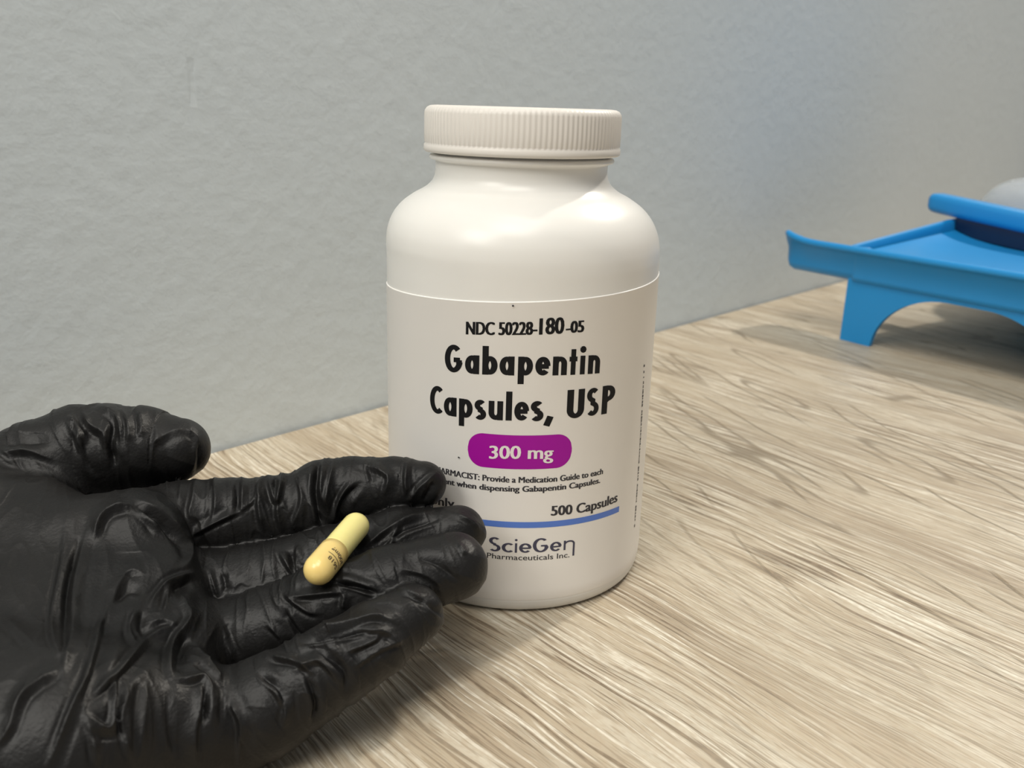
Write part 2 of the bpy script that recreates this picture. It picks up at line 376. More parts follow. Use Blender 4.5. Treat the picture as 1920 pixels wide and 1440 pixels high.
# a line of print too small to read, running up the label's right side
verts, faces = [], []
rng = np.random.default_rng(4); z = 17.0
while z < 67.5:
    ln = rng.uniform(.25, .9); hgt = rng.uniform(.45, .9); t = (z - 17) / 50; u = 43.9 - 2.0 * t * t
    o = len(verts); verts += [cyl(u - hgt / 2, z, INK), cyl(u + hgt / 2, z, INK), cyl(u + hgt / 2, z + ln, INK), cyl(u - hgt / 2, z + ln, INK)]
    faces.append((o, o + 1, o + 2, o + 3)); z += ln + rng.uniform(.12, .4) + (0.8 if rng.random() < .15 else 0)
mesh_obj('fine_print', verts, faces, grey, label, False)['label'] = 'row of fine print too small to read'
# specks of dirt on the shoulder
for px, py, r in ((875, 423, .33), (919, 417, .38), (962, 573, .3), (861, 857, .3)):
    dr = at(px, py, 1) - EYE; a = dr[0] ** 2 + dr[1] ** 2; rr = (.0392 if py > 500 else .0345)
    b = -(dr[0] * BX + dr[1] * BY); q = BX * BX + BY * BY - rr * rr; s = (-b - math.sqrt(b * b - a * q)) / a
    P = EYE + dr * s - np.array([BX, BY, 0]); o = 0; verts, faces = [], []
    nrm = np.array([P[0], P[1], 0]); nrm /= np.linalg.norm(nrm)
    if py < 500: nrm = nrm * .62 + np.array([0, 0, .78])
    e1 = np.cross(nrm, [0, 0, 1]); e1 /= np.linalg.norm(e1); e2 = np.cross(nrm, e1)
    P = P + nrm * .0003
    for k in range(7): verts.append(P + mm * r * (e1 * math.cos(k * .9) + e2 * math.sin(k * .9) * .8))
    verts.append(P + nrm * .0002); faces += [(o + k, o + (k + 1) % 7, o + 7) for k in range(7)]
    mesh_obj('dirt_speck', verts, faces, grey, bottle)
# limb, height mm, width px, scale, origin x, origin y, points (in an enlarged crop of the photograph)
A1 = (2.0, 0, 720); A8 = (4.0, 0, 720); A5 = (3.273, 0, 1000)
FOLDS = []
def fold(limb, h, w, crop, *p): FOLDS.append((limb, h, w, *crop, p))
# index
fold('index', .7, 6, A1, (735, 335), (722, 430), (690, 540))
fold('index', .5, 5, A1, (680, 350), (672, 420), (660, 480))
fold('index', .6, 5, A1, (800, 335), (808, 450), (790, 520))
fold('index', -.6, 5, A1, (880, 350), (888, 420), (883, 490))
fold('index', .6, 4, A1, (905, 330), (908, 400), (903, 480))
fold('index', .9, 4.5, A1, (700, 578), (800, 525), (900, 478))
fold('index', .5, 4, A1, (900, 478), (950, 430), (985, 330))
fold('index', 1.0, 6, A1, (992, 322), (968, 430), (985, 560))
fold('index', .9, 5, A1, (1000, 335), (1035, 440), (1062, 335))
fold('index', -.7, 5, A1, (1030, 330), (1032, 390))
fold('index', .7, 5, A1, (1062, 335), (1040, 470), (1060, 570))
fold('index', -1.5, 6, A1, (1196, 285), (1180, 380), (1190, 460), (1215, 560))
fold('index', 1.3, 6, A1, (1212, 285), (1200, 400), (1222, 470))
fold('index', .8, 5, A1, (1255, 285), (1232, 380), (1215, 455))
fold('index', -.9, 4.5, A1, (1345, 375), (1290, 430), (1262, 500))
fold('index', .8, 5, A1, (1318, 360), (1270, 440), (1240, 530))
fold('index', .8, 5, A1, (1340, 295), (1450, 345), (1440, 420))
fold('index', -.5, 5, A1, (1380, 300), (1400, 370))
fold('index', .8, 4, A1, (1524, 300), (1518, 360), (1522, 420))
fold('index', .6, 5, A1, (1640, 330), (1570, 390), (1530, 440))
fold('index', -.6, 5, A1, (1625, 360), (1590, 440))
fold('index', .6, 5, A1, (1120, 340), (1130, 440), (1090, 540))
# thumb
fold('thumb+palm', 1.1, 8, A1, (250, 115), (292, 165), (305, 235))
fold('thumb+palm', 1.2, 8, A1, (300, 85), (335, 150), (390, 190), (402, 245))
fold('thumb', -1.4, 6, A1, (422, 150), (414, 230), (430, 310))
fold('thumb', 1.0, 7, A1, (370, 78), (440, 130), (455, 215))
fold('thumb', .7, 5, A1, (458, 95), (485, 165), (480, 220))
fold('thumb', .6, 6, A1, (520, 95), (528, 160), (520, 200))
fold('thumb+palm', -1.0, 7, A1, (308, 190), (330, 290), (365, 350))
fold('thumb+palm', .9, 7, A1, (240, 130), (310, 240), (362, 365))
fold('thumb+palm', .8, 8, A1, (0, 262), (100, 252), (205, 285))
fold('thumb+palm', -.8, 9, A1, (0, 225), (90, 222), (180, 215))
fold('thumb', -.6, 5, A1, (742, 215), (748, 280), (735, 335))
fold('thumb', .5, 6, A1, (690, 160), (740, 200), (735, 260))
fold('thumb', .5, 8, A1, (560, 230), (640, 180), (700, 170))
# palm
P = 'palm+index+middle+ring+pinky'
fold(P, 1.3, 8, A8, (700, 1170), (760, 1000), (860, 925), (1010, 905))
fold(P, 1.3, 8, A8, (1000, 850), (1200, 960), (1370, 1150), (1432, 1290), (1380, 1370))
fold(P, -1.0, 7, A8, (1040, 930), (1180, 1010), (1330, 1180))
fold(P, .8, 7, A8, (1030, 930), (1120, 1010), (1190, 1120))
fold('palm', 1.0, 6, A5, (525, 0), (450, 330), (440, 600), (395, 790), (380, 900))
fold('palm', 1.0, 6, A5, (400, 0), (375, 200), (320, 480), (320, 640), (380, 780))
fold('palm', -1.0, 6, A5, (480, 40), (410, 330), (395, 560), (400, 720))
fold(P, 1.2, 7, A5, (690, 400), (612, 580), (578, 720), (520, 900), (430, 1080), (300, 1420))
fold(P, -1.2, 8, A5, (660, 480), (600, 760), (500, 1050))
fold('palm', 1.2, 8, A5, (-20, 1310), (60, 1200), (150, 990), (385, 815))
fold(P, 1.2, 6, A5, (1200, 240), (1030, 300), (905, 450))
fold(P, -1.2, 7, A5, (1180, 290), (1050, 340))
fold(P, .8, 5, A5, (1035, 325), (1005, 470), (930, 480))
fold(P, 1.3, 7, A5, (1100, 375), (1165, 490), (1140, 560), (1070, 650), (1038, 780), (1060, 895))
fold(P, -1.3, 9, A5, (1150, 620), (1100, 720), (1085, 850))
fold(P, .9, 6, A5, (830, 460), (795, 570), (800, 630), (860, 675))
fold(P, .7, 5, A5, (930, 540), (1020, 530), (1090, 560))
fold(P, -.8, 6, A5, (870, 470), (860, 570), (900, 620))
fold(P, 1.1, 6, A5, (1150, 670), (1300, 820), (1370, 945))
fold(P, .8, 5, A5, (1120, 720), (1240, 790), (1330, 880))
fold(P, 1.1, 6, A5, (1060, 890), (1180, 890), (1250, 880), (1290, 960), (1295, 1170))
fold(P, 1.0, 6, A5, (720, 860), (702, 1000), (690, 1150), (650, 1190), (535, 1115))
fold(P, -1.0, 6, A5, (735, 900), (725, 1100), (770, 1300))
fold(P, 1.0, 6, A5, (765, 880), (772, 1000), (752, 1150), (800, 1400))
fold(P, 1.0, 7, A5, (1095, 540), (900, 650), (730, 850), (640, 910))
fold(P, -.9, 7, A5, (920, 690), (760, 860), (560, 1040))
fold(P, .8, 7, A5, (530, 1120), (570, 1280), (600, 1430))
fold(P, -.9, 6, A5, (690, 430), (790, 355), (870, 375))
fold(P, .8, 8, A5, (680, 430), (780, 240), (900, 250))
fold(P, .9, 7, A5, (1210, 1420), (1195, 1250), (1230, 1050), (1250, 900))
fold(P, -.8, 6, A5, (1260, 950), (1255, 1180))
fold(P, .7, 8, A5, (900, 900), (880, 1150), (860, 1400))
fold(P, .7, 8, A5, (0, 500), (100, 590), (220, 710))
fold(P, -.8, 9, A5, (1030, 950), (1040, 1150), (1090, 1400))
# middle
M = 'middle'
fold(M, .9, 4.5, A1, (780, 688), (818, 805), (848, 842), (872, 780))
fold(M, -.7, 4.5, A1, (830, 700), (845, 780))
fold(M, .9, 5, A1, (1048, 628), (1090, 700), (1145, 775))
fold(M, .9, 5, A1, (1118, 600), (1108, 680), (1150, 745))
fold(M, -.8, 5, A1, (1080, 620), (1110, 700))
fold(M, .6, 5, A1, (700, 760), (760, 800), (820, 850))
fold(M, .7, 5, A1, (1360, 615), (1480, 530), (1610, 478))
fold(M, -.7, 5, A1, (1400, 640), (1500, 560), (1650, 500))
fold(M, .7, 5, A1, (1440, 640), (1485, 555), (1500, 520))
fold(M, .6, 5, A1, (1700, 480), (1770, 520), (1800, 560))
# ring
R = 'ring'
fold(R, .9, 5, A1, (798, 905), (850, 985), (872, 1045))
fold(R, .7, 4.5, A1, (822, 905), (845, 960))
fold(R, -.9, 5, A1, (1142, 965), (1095, 905), (1060, 840))
fold(R, .9, 5, A1, (1060, 785), (1150, 850), (1195, 862))
fold(R, -1.1, 4, A1, (1258, 745), (1330, 760), (1412, 787))
fold(R, .8, 4.5, A1, (1258, 735), (1340, 748), (1420, 775))
fold(R, .6, 5, A1, (1295, 785), (1280, 845))
fold(R, .8, 5, A1, (1080, 802), (1200, 790), (1290, 782))
fold(R, .5, 4, A1, (1718, 600), (1742, 645))
fold(R, -.5, 6, A1, (1560, 650), (1640, 680), (1720, 740))
fold(R, .5, 6, A1, (1500, 690), (1600, 720), (1660, 760))
fold(R, .6, 4.5, A1, (1000, 900), (1050, 950), (1060, 990))
# pinky
K = 'pinky'
fold(K, .9, 5, A1, (995, 1025), (1100, 1040), (1175, 1085))
fold(K, -.8, 5, A1, (960, 1075), (1050, 1160), (1060, 1240))
fold(K, .9, 6, A1, (1165, 945), (1280, 905), (1400, 868), (1485, 892))
fold(K, -1.1, 5, A1, (1130, 975), (1250, 952), (1380, 925))
fold(K, .7, 5, A1, (1300, 1005), (1400, 965), (1425, 930))
fold(K, -1.0, 5, A1, (1148, 1095), (1182, 1200), (1170, 1275))
fold(K, .8, 6, A1, (1010, 1120), (1062, 1200), (1065, 1290))
fold(K, -.8, 5, A1, (1558, 800), (1640, 850), (1660, 880))
fold(K, .8, 5, A1, (1480, 762), (1560, 790), (1625, 850))
fold(K, .8, 6, A1, (1100, 1075), (1200, 1040), (1270, 1115))
fold(K, -.7, 6, A1, (1200, 1010), (1290, 1080), (1290, 1160))
fold(K, .6, 6, A1, (1350, 920), (1450, 930), (1500, 980))
fold(K, .6, 6, A1, (840, 1180), (900, 1260), (900, 1360))
fold(K, .6, 5, A1, (1330, 1060), (1420, 1000), (1520, 960))
# ------------------------------------------------------------------ gloved hand
def smin(a, b, k):
    h = np.clip(0.5 + 0.5 * (b - a) / k, 0, 1); return b + (a - b) * h - k * h * (1 - h)
def bone(P, A, B, ra, rb):
    d = B - A; L2 = d @ d; q = P - A
    t = np.clip((q @ d) / L2, 0, 1)
    return np.linalg.norm(q - t[..., None] * d, axis=-1) - (ra + (rb - ra) * t), t
J = lambda x, y, d, r: (at(x, y, d), r)
CH = {  # chains of joints: photo x, photo y, depth, radius
 'thumb':  [J(-170, 1035, .216, .0190), J(-10, 938, .236, .0150), J(60, 890, .2405, .0134), J(150, 847, .2430, .0128), J(200, 842, .2435, .0120), J(270, 838, .2435, .0106), J(336, 841, .2435, .0083)],
 'index':  [J(230, 1005, .230, .0110), J(340, 981, .2345, .0112), J(440, 972, .235, .0105), J(586, 950, .2375, .0094), J(606, 927, .2380, .0091), J(660, 918, .2385, .0087), J(740, 913, .2380, .0077), J(793, 908, .2365, .0059)],
 'middle': [J(280, 1110, .218, .0108), J(385, 1112, .223, .0106), J(470, 1102, .224, .0104), J(600, 1066, .2255, .0097), J(750, 1016, .2295, .0085), J(860, 997, .2305, .0070)],
 'ring':   [J(330, 1222, .205, .0108), J(430, 1208, .2095, .0102), J(500, 1180, .2100, .0098), J(600, 1135, .2095, .0091), J(640, 1122, .2100, .0085), J(735, 1090, .2110, .0086), J(851, 1062, .2140, .0078)],
 'pinky':  [J(360, 1362, .186, .0112), J(450, 1348, .190, .0108), J(500, 1322, .190, .0104), J(580, 1277, .1915, .0092), J(640, 1238, .1930, .0086), J(700, 1200, .1955, .0084), J(776, 1151, .2005, .0068)],
}
PALM = [
 (J(-420, 1180, .205, .020), J(252, 1015, .2225, .0130)), (J(-400, 1250, .192, .022), J(288, 1125, .2125, .0125)),
 (J(-400, 1290, .185, .022), J(325, 1222, .2015, .0120)), (J(-390, 1340, .176, .020), J(325, 1360, .1850, .0140)),
 (J(-330, 1370, .172, .020), J(120, 1400, .174, .0200)), (J(-420, 1180, .205, .021), J(-170, 1030, .214, .0200)),
 (J(-170, 1030, .214, .0190), J(60, 1000, .226, .0140)), (J(60, 982, .2440, .0115), J(345, 982, .2460, .0094)),
 (J(-400, 1260, .190, .026), (np.array([-.192, .092, .052]), .027)),
 ((np.array([-.192, .092, .052]), .027), (np.array([-.228, .050, .056]), .031)),
]
KP = 0.006
def sdf(P, want=False):
    Dp = None
    for (A, ra), (B, rb) in PALM:
        d, _ = bone(P, A, B, ra, rb); Dp = d if Dp is None else smin(Dp, d, KP)
    D = None; res = {}
    for nm, ch in CH.items():
        Fd = None
        for (A, ra), (B, rb) in zip(ch[:-1], ch[1:]):
            d, _ = bone(P, A, B, ra, rb); Fd = d if Fd is None else smin(Fd, d, 0.0015)
        res[nm] = Fd
        b = smin(Dp, Fd, 0.0022 if nm != 'thumb' else .006); D = b if D is None else smin(D, b, 0.0006)
    if want: res['palm'] = Dp; return D, res
    return D
pts = np.array([p for ch in CH.values() for p, r in ch] + [p for s in PALM for p, r in s])
G = 0.00112
lo = pts.min(0) - 0.038; lo[2] = max(lo[2], -0.03); hi = pts.max(0) + 0.038
n3 = np.ceil((hi - lo) / G).astype(int)
# coarse pass, then only blocks near the surface
Bk = 8; nb = -(-n3 // Bk); n3 = nb * Bk + 1
vol = np.full(n3, 1.0, np.float32)
cx = [lo[i] + (np.arange(nb[i]) + .5) * Bk * G for i in range(3)]
CG = np.stack(np.meshgrid(*cx, indexing='ij'), -1)
cd = sdf(CG); near = np.argwhere(np.abs(cd) < Bk * G * 0.95 + 0.001)
vol_in = np.repeat(np.repeat(np.repeat(cd, Bk, 0), Bk, 1), Bk, 2); vol[:-1, :-1, :-1] = vol_in
loc = np.stack(np.meshgrid(*[np.arange(Bk + 1)] * 3, indexing='ij'), -1)
for s in range(0, len(near), 400):
    bl = near[s:s + 400]; idx = bl[:, None, None, None, :] * Bk + loc
    val = sdf(lo + idx * G); vol[idx[..., 0], idx[..., 1], idx[..., 2]] = val
# surface nets
ins = vol < 0
c8 = [(i, j, k) for i in (0, 1) for j in (0, 1) for k in (0, 1)]
sh = lambda a, o: a[o[0]:a.shape[0] - 1 + o[0], o[1]:a.shape[1] - 1 + o[1], o[2]:a.shape[2] - 1 + o[2]]
cnt = sum(sh(ins, o).astype(np.int8) for o in c8); act = (cnt > 0) & (cnt < 8)
cells = np.argwhere(act); vid = np.full(act.shape, -1, np.int64); vid[act] = np.arange(len(cells))
acc = np.zeros((len(cells), 3)); num = np.zeros(len(cells))
for a in c8:
    for ax in range(3):
        if a[ax]: continue
        b = list(a); b[ax] = 1
        va = vol[tuple((cells + a).T)]; vb = vol[tuple((cells + b).T)]; cr = (va < 0) != (vb < 0)
        t = np.where(cr, va / np.where(cr, va - vb, 1), 0)
        p = np.array(a, float) + np.eye(3)[ax] * t[:, None]
        acc[cr] += p[cr]; num[cr] += 1
V = lo + (cells + acc / num[:, None]) * G
quads = []
for ax in range(3):
    a1, a2 = (ax + 1) % 3, (ax + 2) % 3
    s0 = [slice(None)] * 3; s1 = [slice(None)] * 3; s0[ax] = slice(0, -1); s1[ax] = slice(1, None)
    A = ins[tuple(s0)]; B = ins[tuple(s1)]; e = np.argwhere(A != B)
    e = e[(e[:, a1] > 0) & (e[:, a2] > 0) & (e[:, a1] < act.shape[a1]) & (e[:, a2] < act.shape[a2])]
    flip = A[tuple(e.T)]
    e1 = np.eye(3, dtype=int)[a1]; e2 = np.eye(3, dtype=int)[a2]
    q = np.stack([vid[tuple((e - e1 - e2).T)], vid[tuple((e - e2).T)], vid[tuple(e.T)], vid[tuple((e - e1).T)]], 1)
    q[~flip] = q[~flip][:, ::-1]; quads.append(q)
Q = np.concatenate(quads); Q = Q[(Q >= 0).all(1)]
# one smooth subdivision
me = bpy.data.meshes.new('glove'); me.from_pydata(V.tolist(), [], Q.tolist()); me.update()
tmp = bpy.data.objects.new('glove', me); COL.objects.link(tmp)
md = tmp.modifiers.new('s', 'SUBSURF'); md.levels = 1; md.render_levels = 1
dg = bpy.context.evaluated_depsgraph_get(); me2 = bpy.data.meshes.new_from_object(tmp.evaluated_get(dg))
bpy.data.objects.remove(tmp); bpy.data.meshes.remove(me)
nv = len(me2.vertices); V = np.empty(nv * 3); me2.vertices.foreach_get('co', V); V = V.reshape(-1, 3)
# project back on the field, take normals and the nearest limb
eps = 0.0003
def grad(P): return np.stack([sdf(P + np.eye(3)[i] * eps) - sdf(P - np.eye(3)[i] * eps) for i in range(3)], 1) / (2 * eps)
for it in range(2):
    g = grad(V); V = V - np.clip(sdf(V), -.001, .001)[:, None] * g / np.maximum((g * g).sum(1), .2)[:, None]
me2.vertices.foreach_set('co', V.astype(np.float32).ravel()); me2.update()
tmp = bpy.data.objects.new('glove', me2); COL.objects.link(tmp)
md = tmp.modifiers.new('s', 'SUBSURF'); md.levels = 1; md.render_levels = 1
dg = bpy.context.evaluated_depsgraph_get(); me3 = bpy.data.meshes.new_from_object(tmp.evaluated_get(dg))
bpy.data.objects.remove(tmp); bpy.data.meshes.remove(me2); me2 = me3
nv = len(me2.vertices); V = np.empty(nv * 3); me2.vertices.foreach_get('co', V); V = V.reshape(-1, 3)
NRM = np.empty(nv * 3); me2.vertex_normals.foreach_get('vector', NRM); NRM = NRM.reshape(-1, 3)
_, res = sdf(V, True)
names = ['thumb', 'index', 'middle', 'ring', 'pinky', 'palm']
dist = np.stack([res[n] for n in names], 1); part = dist.argmin(1)

# gradient noise
prm = np.random.default_rng(11).permutation(256); prm = np.concatenate([prm, prm, prm])
gr = np.random.default_rng(5).normal(size=(256, 3)); gr /= np.linalg.norm(gr, axis=1)[:, None]
def perlin(P):
    i = np.floor(P).astype(int); fr = P - i; i &= 255; w = fr * fr * fr * (fr * (fr * 6 - 15) + 10); out = 0
    for o in c8:
        h = prm[prm[prm[i[:, 0] + o[0]] + i[:, 1] + o[1]] + i[:, 2] + o[2]]
        dd = (gr[h] * (fr - o)).sum(1)
        ww = np.prod(np.where(np.array(o) == 1, w, 1 - w), axis=1); out = out + ww * dd
    return out
# limb coordinates: distance along the chain and the rest position, stretched across the limb
SX = np.zeros((nv, 3)); alongm = np.zeros(nv)
for li, nm in enumerate(names[:5]):
    s = part == li; P = V[s]; best = np.full(len(P), 9.0); al = np.zeros(len(P)); acc_l = 0.0
    for (A, ra), (B, rb) in zip(CH[nm][:-1], CH[nm][1:]):
        d, t = bone(P, A, B, ra, rb); L = np.linalg.norm(B - A); m = d < best
        best[m] = d[m]; al[m] = acc_l + t[m] * L; acc_l += L
    SX[s] = np.c_[al / .0042, (P - CH[nm][0][0]) @ np.array([[.25, .3], [.5, -.4], [.8, .2]]) / .014] + li * 17.3
    alongm[s] = al
s = part == 5; P = V[s]
wristdir = at(300, 1150, .21) - at(-400, 1250, .19); wristdir /= np.linalg.norm(wristdir)
cross = at(250, 1000, .226) - at(345, 1370, .184); cross /= np.linalg.norm(cross)
SX[s] = np.c_[(P @ wristdir) / .0075, (P @ cross) / .022, (P @ np.cross(wristdir, cross)) / .02] + 90.1
def ridged(X): n = perlin(X); return np.exp(-np.abs(n) / .085)
warp = np.c_[perlin(SX * .5 + 3.1), perlin(SX * .5 + 7.7), perlin(SX * .5 + 1.3)] * 1.3
r1 = ridged(SX * np.array([.55, .8, .8]) + warp); r2 = ridged(SX * np.array([1.05, 1.1, 1.1]) + warp * 1.3 + 31)
low = perlin(SX * .3 + 55)
amp = np.where(part == 5, .00042, .00048)
disp = amp * (r1 - .3) * np.clip(.75 + 1.4 * perlin(SX * .35 + 13), .1, 1.5) + amp * .45 * (r2 - .3) + .0009 * low

ds = np.sort(dist, 1); seamfade = np.clip((ds[:, 1] - ds[:, 0] - .0002) / .0016, 0, 1)   # calm where two limbs meet
disp *= seamfade
# the folds one sees, traced one by one: limb, height (mm, minus = groove), width (photo px), points
PX = np.c_[960 + F * ((V - EYE) @ RT) / ((V - EYE) @ FW), 720 - F * ((V - EYE) @ UP) / ((V - EYE) @ FW)]
facing = np.clip(-((V - EYE) / np.linalg.norm(V - EYE, axis=1)[:, None] * NRM).sum(1) * 3 + .35, 0, 1)
def curve_dist(P, C):
    """distance to the polyline, parameter 0..1 along it, side"""
    best = np.full(len(P), 1e9); par = np.zeros(len(P)); sd = np.zeros(len(P)); L = np.r_[0, np.cumsum(np.linalg.norm(np.diff(C, axis=0), axis=1))]
    for k in range(len(C) - 1):
        d = C[k + 1] - C[k]; e = P - C[k]; t = np.clip((e @ d) / (d @ d), 0, 1)
        q = np.linalg.norm(e - t[:, None] * d, axis=1); m = q < best
        best[m] = q[m]; par[m] = (L[k] + t[m] * (L[k + 1] - L[k])) / L[-1]; sd[m] = np.sign(d[0] * e[m, 1] - d[1] * e[m, 0])
    return best, par, sd
def crspline(p, n=6):
    return np.array(smooth_profile(p, n)) if len(p) > 2 else np.array(p, float)
for fi, (limb, h, w, sc, ox, oy, pts2) in enumerate(FOLDS):
    w = w * .62; h = h * (.85 if 'palm' in limb and sc == 3.273 else 1.1)
    C = crspline([(ox + x / sc, oy + y / sc) for x, y in pts2])
    sel = np.isin(part, [names.index(n) for n in limb.split('+')]) & (facing > 0)
    mnx, mxx = C.min(0) - 7 * w, C.max(0) + 7 * w
    sel &= (PX > mnx).all(1) & (PX < mxx).all(1); ii = np.nonzero(sel)[0]
    if len(ii) == 0: continue
    d, t, sd = curve_dist(PX[ii], C); fade = np.clip(np.minimum(t, 1 - t) * 4 + .12, 0, 1)
    wob = 1 + .5 * perlin(np.c_[t * 4 + fi * 7.1, t * 0 + fi, t * 0])
    ww = w * np.where(sd > 0, 1.0, 2.1)                    # a fold is steep on one side, gentle on the other
    pr = np.exp(-np.sqrt((d / ww) ** 2 + .04) + .2) - .36 * np.exp(-((d - 2.6 * ww) / (1.3 * ww)) ** 2)
    disp[ii] += h * mm * pr * fade * wob * facing[ii] * (1 if '+' in limb else seamfade[ii])
V2 = V + NRM * np.clip(disp, -.0018, .0021)[:, None]
V2[:, 2] = np.maximum(V2[:, 2], 0.0006 + 0.2 * np.minimum(0, V2[:, 2]) * 0)
me2.vertices.foreach_set('co', V2.astype(np.float32).ravel()); me2.update()
me2.polygons.foreach_set('use_smooth', [True] * len(me2.polygons))
tg = NT('black_nitrile', 0.40, 0.28); c = tg.coord()
tg.l(tg.mix(tg.noise(c, 90, 3), (0.0062, 0.0060, 0.0060), (0.0098, 0.0093, 0.0088)), tg.b.inputs['Base Color'])
tg.l(tg.math('ADD', 0.37, tg.math('MULTIPLY', tg.noise(c, 150, 2), 0.18)), tg.b.inputs['Roughness'])
gn = tg.math('ADD', tg.noise(c, 1500, 2), tg.math('MULTIPLY', tg.noise(c, 420, 2), 1.2))
tg.bump(gn, 0.00016, 0.55)
hand = empty('gloved_hand', tuple(float(x) for x in (at(120, 1250, .195) * np.array([1, 1, 0]))))
tag(hand, 'open left hand in a wrinkled black nitrile glove, palm up under a yellow capsule', 'hand')
glove = new_obj('glove', me2, tg.m, hand)
glove.matrix_parent_inverse = Matrix.Translation(-hand.location)
# bare forearm beyond the cuff (outside the picture)
sk = plain('skin', (0.55, 0.36, 0.27), 0.5, 0.4, 0.0001, 900).m
A = np.array([-.215, .062, .055]); B = np.array([-.385, -.13, .080]); d = (B - A) / np.linalg.norm(B - A)
e1 = np.cross(d, [0, 0, 1]); e1 /= np.linalg.norm(e1); e2 = np.cross(e1, d); v, f = [], []
rings = [(0.0, .020), (.02, .0255), (.3, .029), (.65, .035), (1.0, .039)]
for t, r in rings:
    for k in range(24): v.append(A + (B - A) * t + e1 * r * math.cos(k * math.pi / 12) + e2 * r * .85 * math.sin(k * math.pi / 12))
for i in range(len(rings) - 1):
    for k in range(24): f.append((i * 24 + k, i * 24 + (k + 1) % 24, (i + 1) * 24 + (k + 1) % 24, (i + 1) * 24 + k))
f.append(tuple(range(23, -1, -1))); f.append(tuple(range(96, 120)))
arm = mesh_obj('forearm', v, f, sk, hand); arm.matrix_parent_inverse = Matrix.Translation(-hand.location)

# ------------------------------------------------------------------ capsule on the fingers
def rest(x, y):                                          # depth at which a capsule end just touches the glove
    for dd in np.arange(.190, .235, .0002):
        if sdf(at(x, y, dd)[None])[0] < .0039: return dd
    return .21
CA, CB = at(599, 1067, rest(599, 1067)), at(666.5, 987, rest(666.5, 987))   # centres of the two round ends
ax = (CA - CB) / np.linalg.norm(CA - CB)                # towards the lower left end
mid = (CA + CB) / 2; view = (EYE - mid) / np.linalg.norm(EYE - mid)
zc = view - ax * (view @ ax); zc /= np.linalg.norm(zc); yc = np.cross(zc, ax)
capsule = empty('capsule'); capsule.matrix_world = Matrix(((ax[0], yc[0], zc[0], mid[0]), (ax[1], yc[1], zc[1], mid[1]), (ax[2], yc[2], zc[2], mid[2]), (0, 0, 0, 1)))
tag(capsule, 'yellow two-piece gelatin capsule with black print lying on the gloved fingers', 'capsule')
LH = np.linalg.norm(CA - CB) / 2; R1, R2 = .00352, .00333
def gel(name, col):
    t = NT(name, 0.22, 0.5); c = t.coord(); t.l(t.mix(t.noise(c, 500, 2), col, tuple(x * .93 for x in col)), t.b.inputs['Base Color'])
    t.b.inputs['Subsurface Weight'].default_value = 0.25; t.b.inputs['Subsurface Radius'].default_value = (.0015, .0012, .0006)
    return t.m
def halfcap(r, x0, x1, sgn):
    pr = [(r * .93, x0), (r, x0 + sgn * .00012)] + [(r, x0 + (x1 - x0) * k / 4) for k in range(1, 4)]
    pr += [(max(1e-6, r * math.cos(a)), x1 + sgn * r * math.sin(a)) for a in np.linspace(0, math.pi / 2, 10)]
    v, f = [], []; m = len(pr); n = 40
    for k in range(n):
        a = 2 * math.pi * k / n
        for rr, x in pr: v.append((x, rr * math.cos(a), rr * math.sin(a)))
    for k in range(n):
        for i in range(m - 1):
            q = (k * m + i, k * m + i + 1, ((k + 1) % n) * m + i + 1, ((k + 1) % n) * m + i); f.append(q if sgn > 0 else q[::-1])
    return v, f
seam = -.0020
v, f = halfcap(R1, -seam, LH, 1); mesh_obj('capsule_cap', v, f, gel('yellow_gelatin', (0.90, 0.68, 0.25)), capsule)['label'] = 'deeper yellow printed half'
v, f = halfcap(R2, 0.0045, -LH, -1); mesh_obj('capsule_body', v, f, gel('pale_yellow_gelatin', (0.93, 0.83, 0.33)), capsule)['label'] = 'paler yellow half'
ink = plain('capsule_ink', (0.10, 0.07, 0.04), 0.5).m
def cprint(body, x_base, hgt, a0, a1):
    """print round the capsule: text runs along the girth, its top towards +x"""
    vs, fs = font_mesh(body, 0.02); x0, x1 = vs[:, 0].min(), vs[:, 0].max(); rr = R1 + .00003
    out = []
    for x, y in vs:
        a = a0 + (x - x0) / (x1 - x0) * (a1 - a0); out.append((x_base + y / .7 * hgt, -rr * math.sin(a), rr * math.cos(a)))
    return out, fs

rad = math.radians
for body, xc, a0, a1 in (('S618', LH - .0010, -52, 4), ('300mg', LH - .0038, -62, 14)):
    vs, fs = cprint(body, xc - .00060, .0012, rad(a0), rad(a1)); mesh_obj('print', vs, fs, ink, capsule, False)
v, f = [], []
for a in np.linspace(rad(-66), rad(16), 16):
    for x in (LH - .00250, LH - .00230): v.append((x, -(R1 + .00003) * math.sin(a), (R1 + .00003) * math.cos(a)))
f = [(2 * k, 2 * k + 1, 2 * k + 3, 2 * k + 2) for k in range(15)]
mesh_obj('print', v, f, ink, capsule, False)

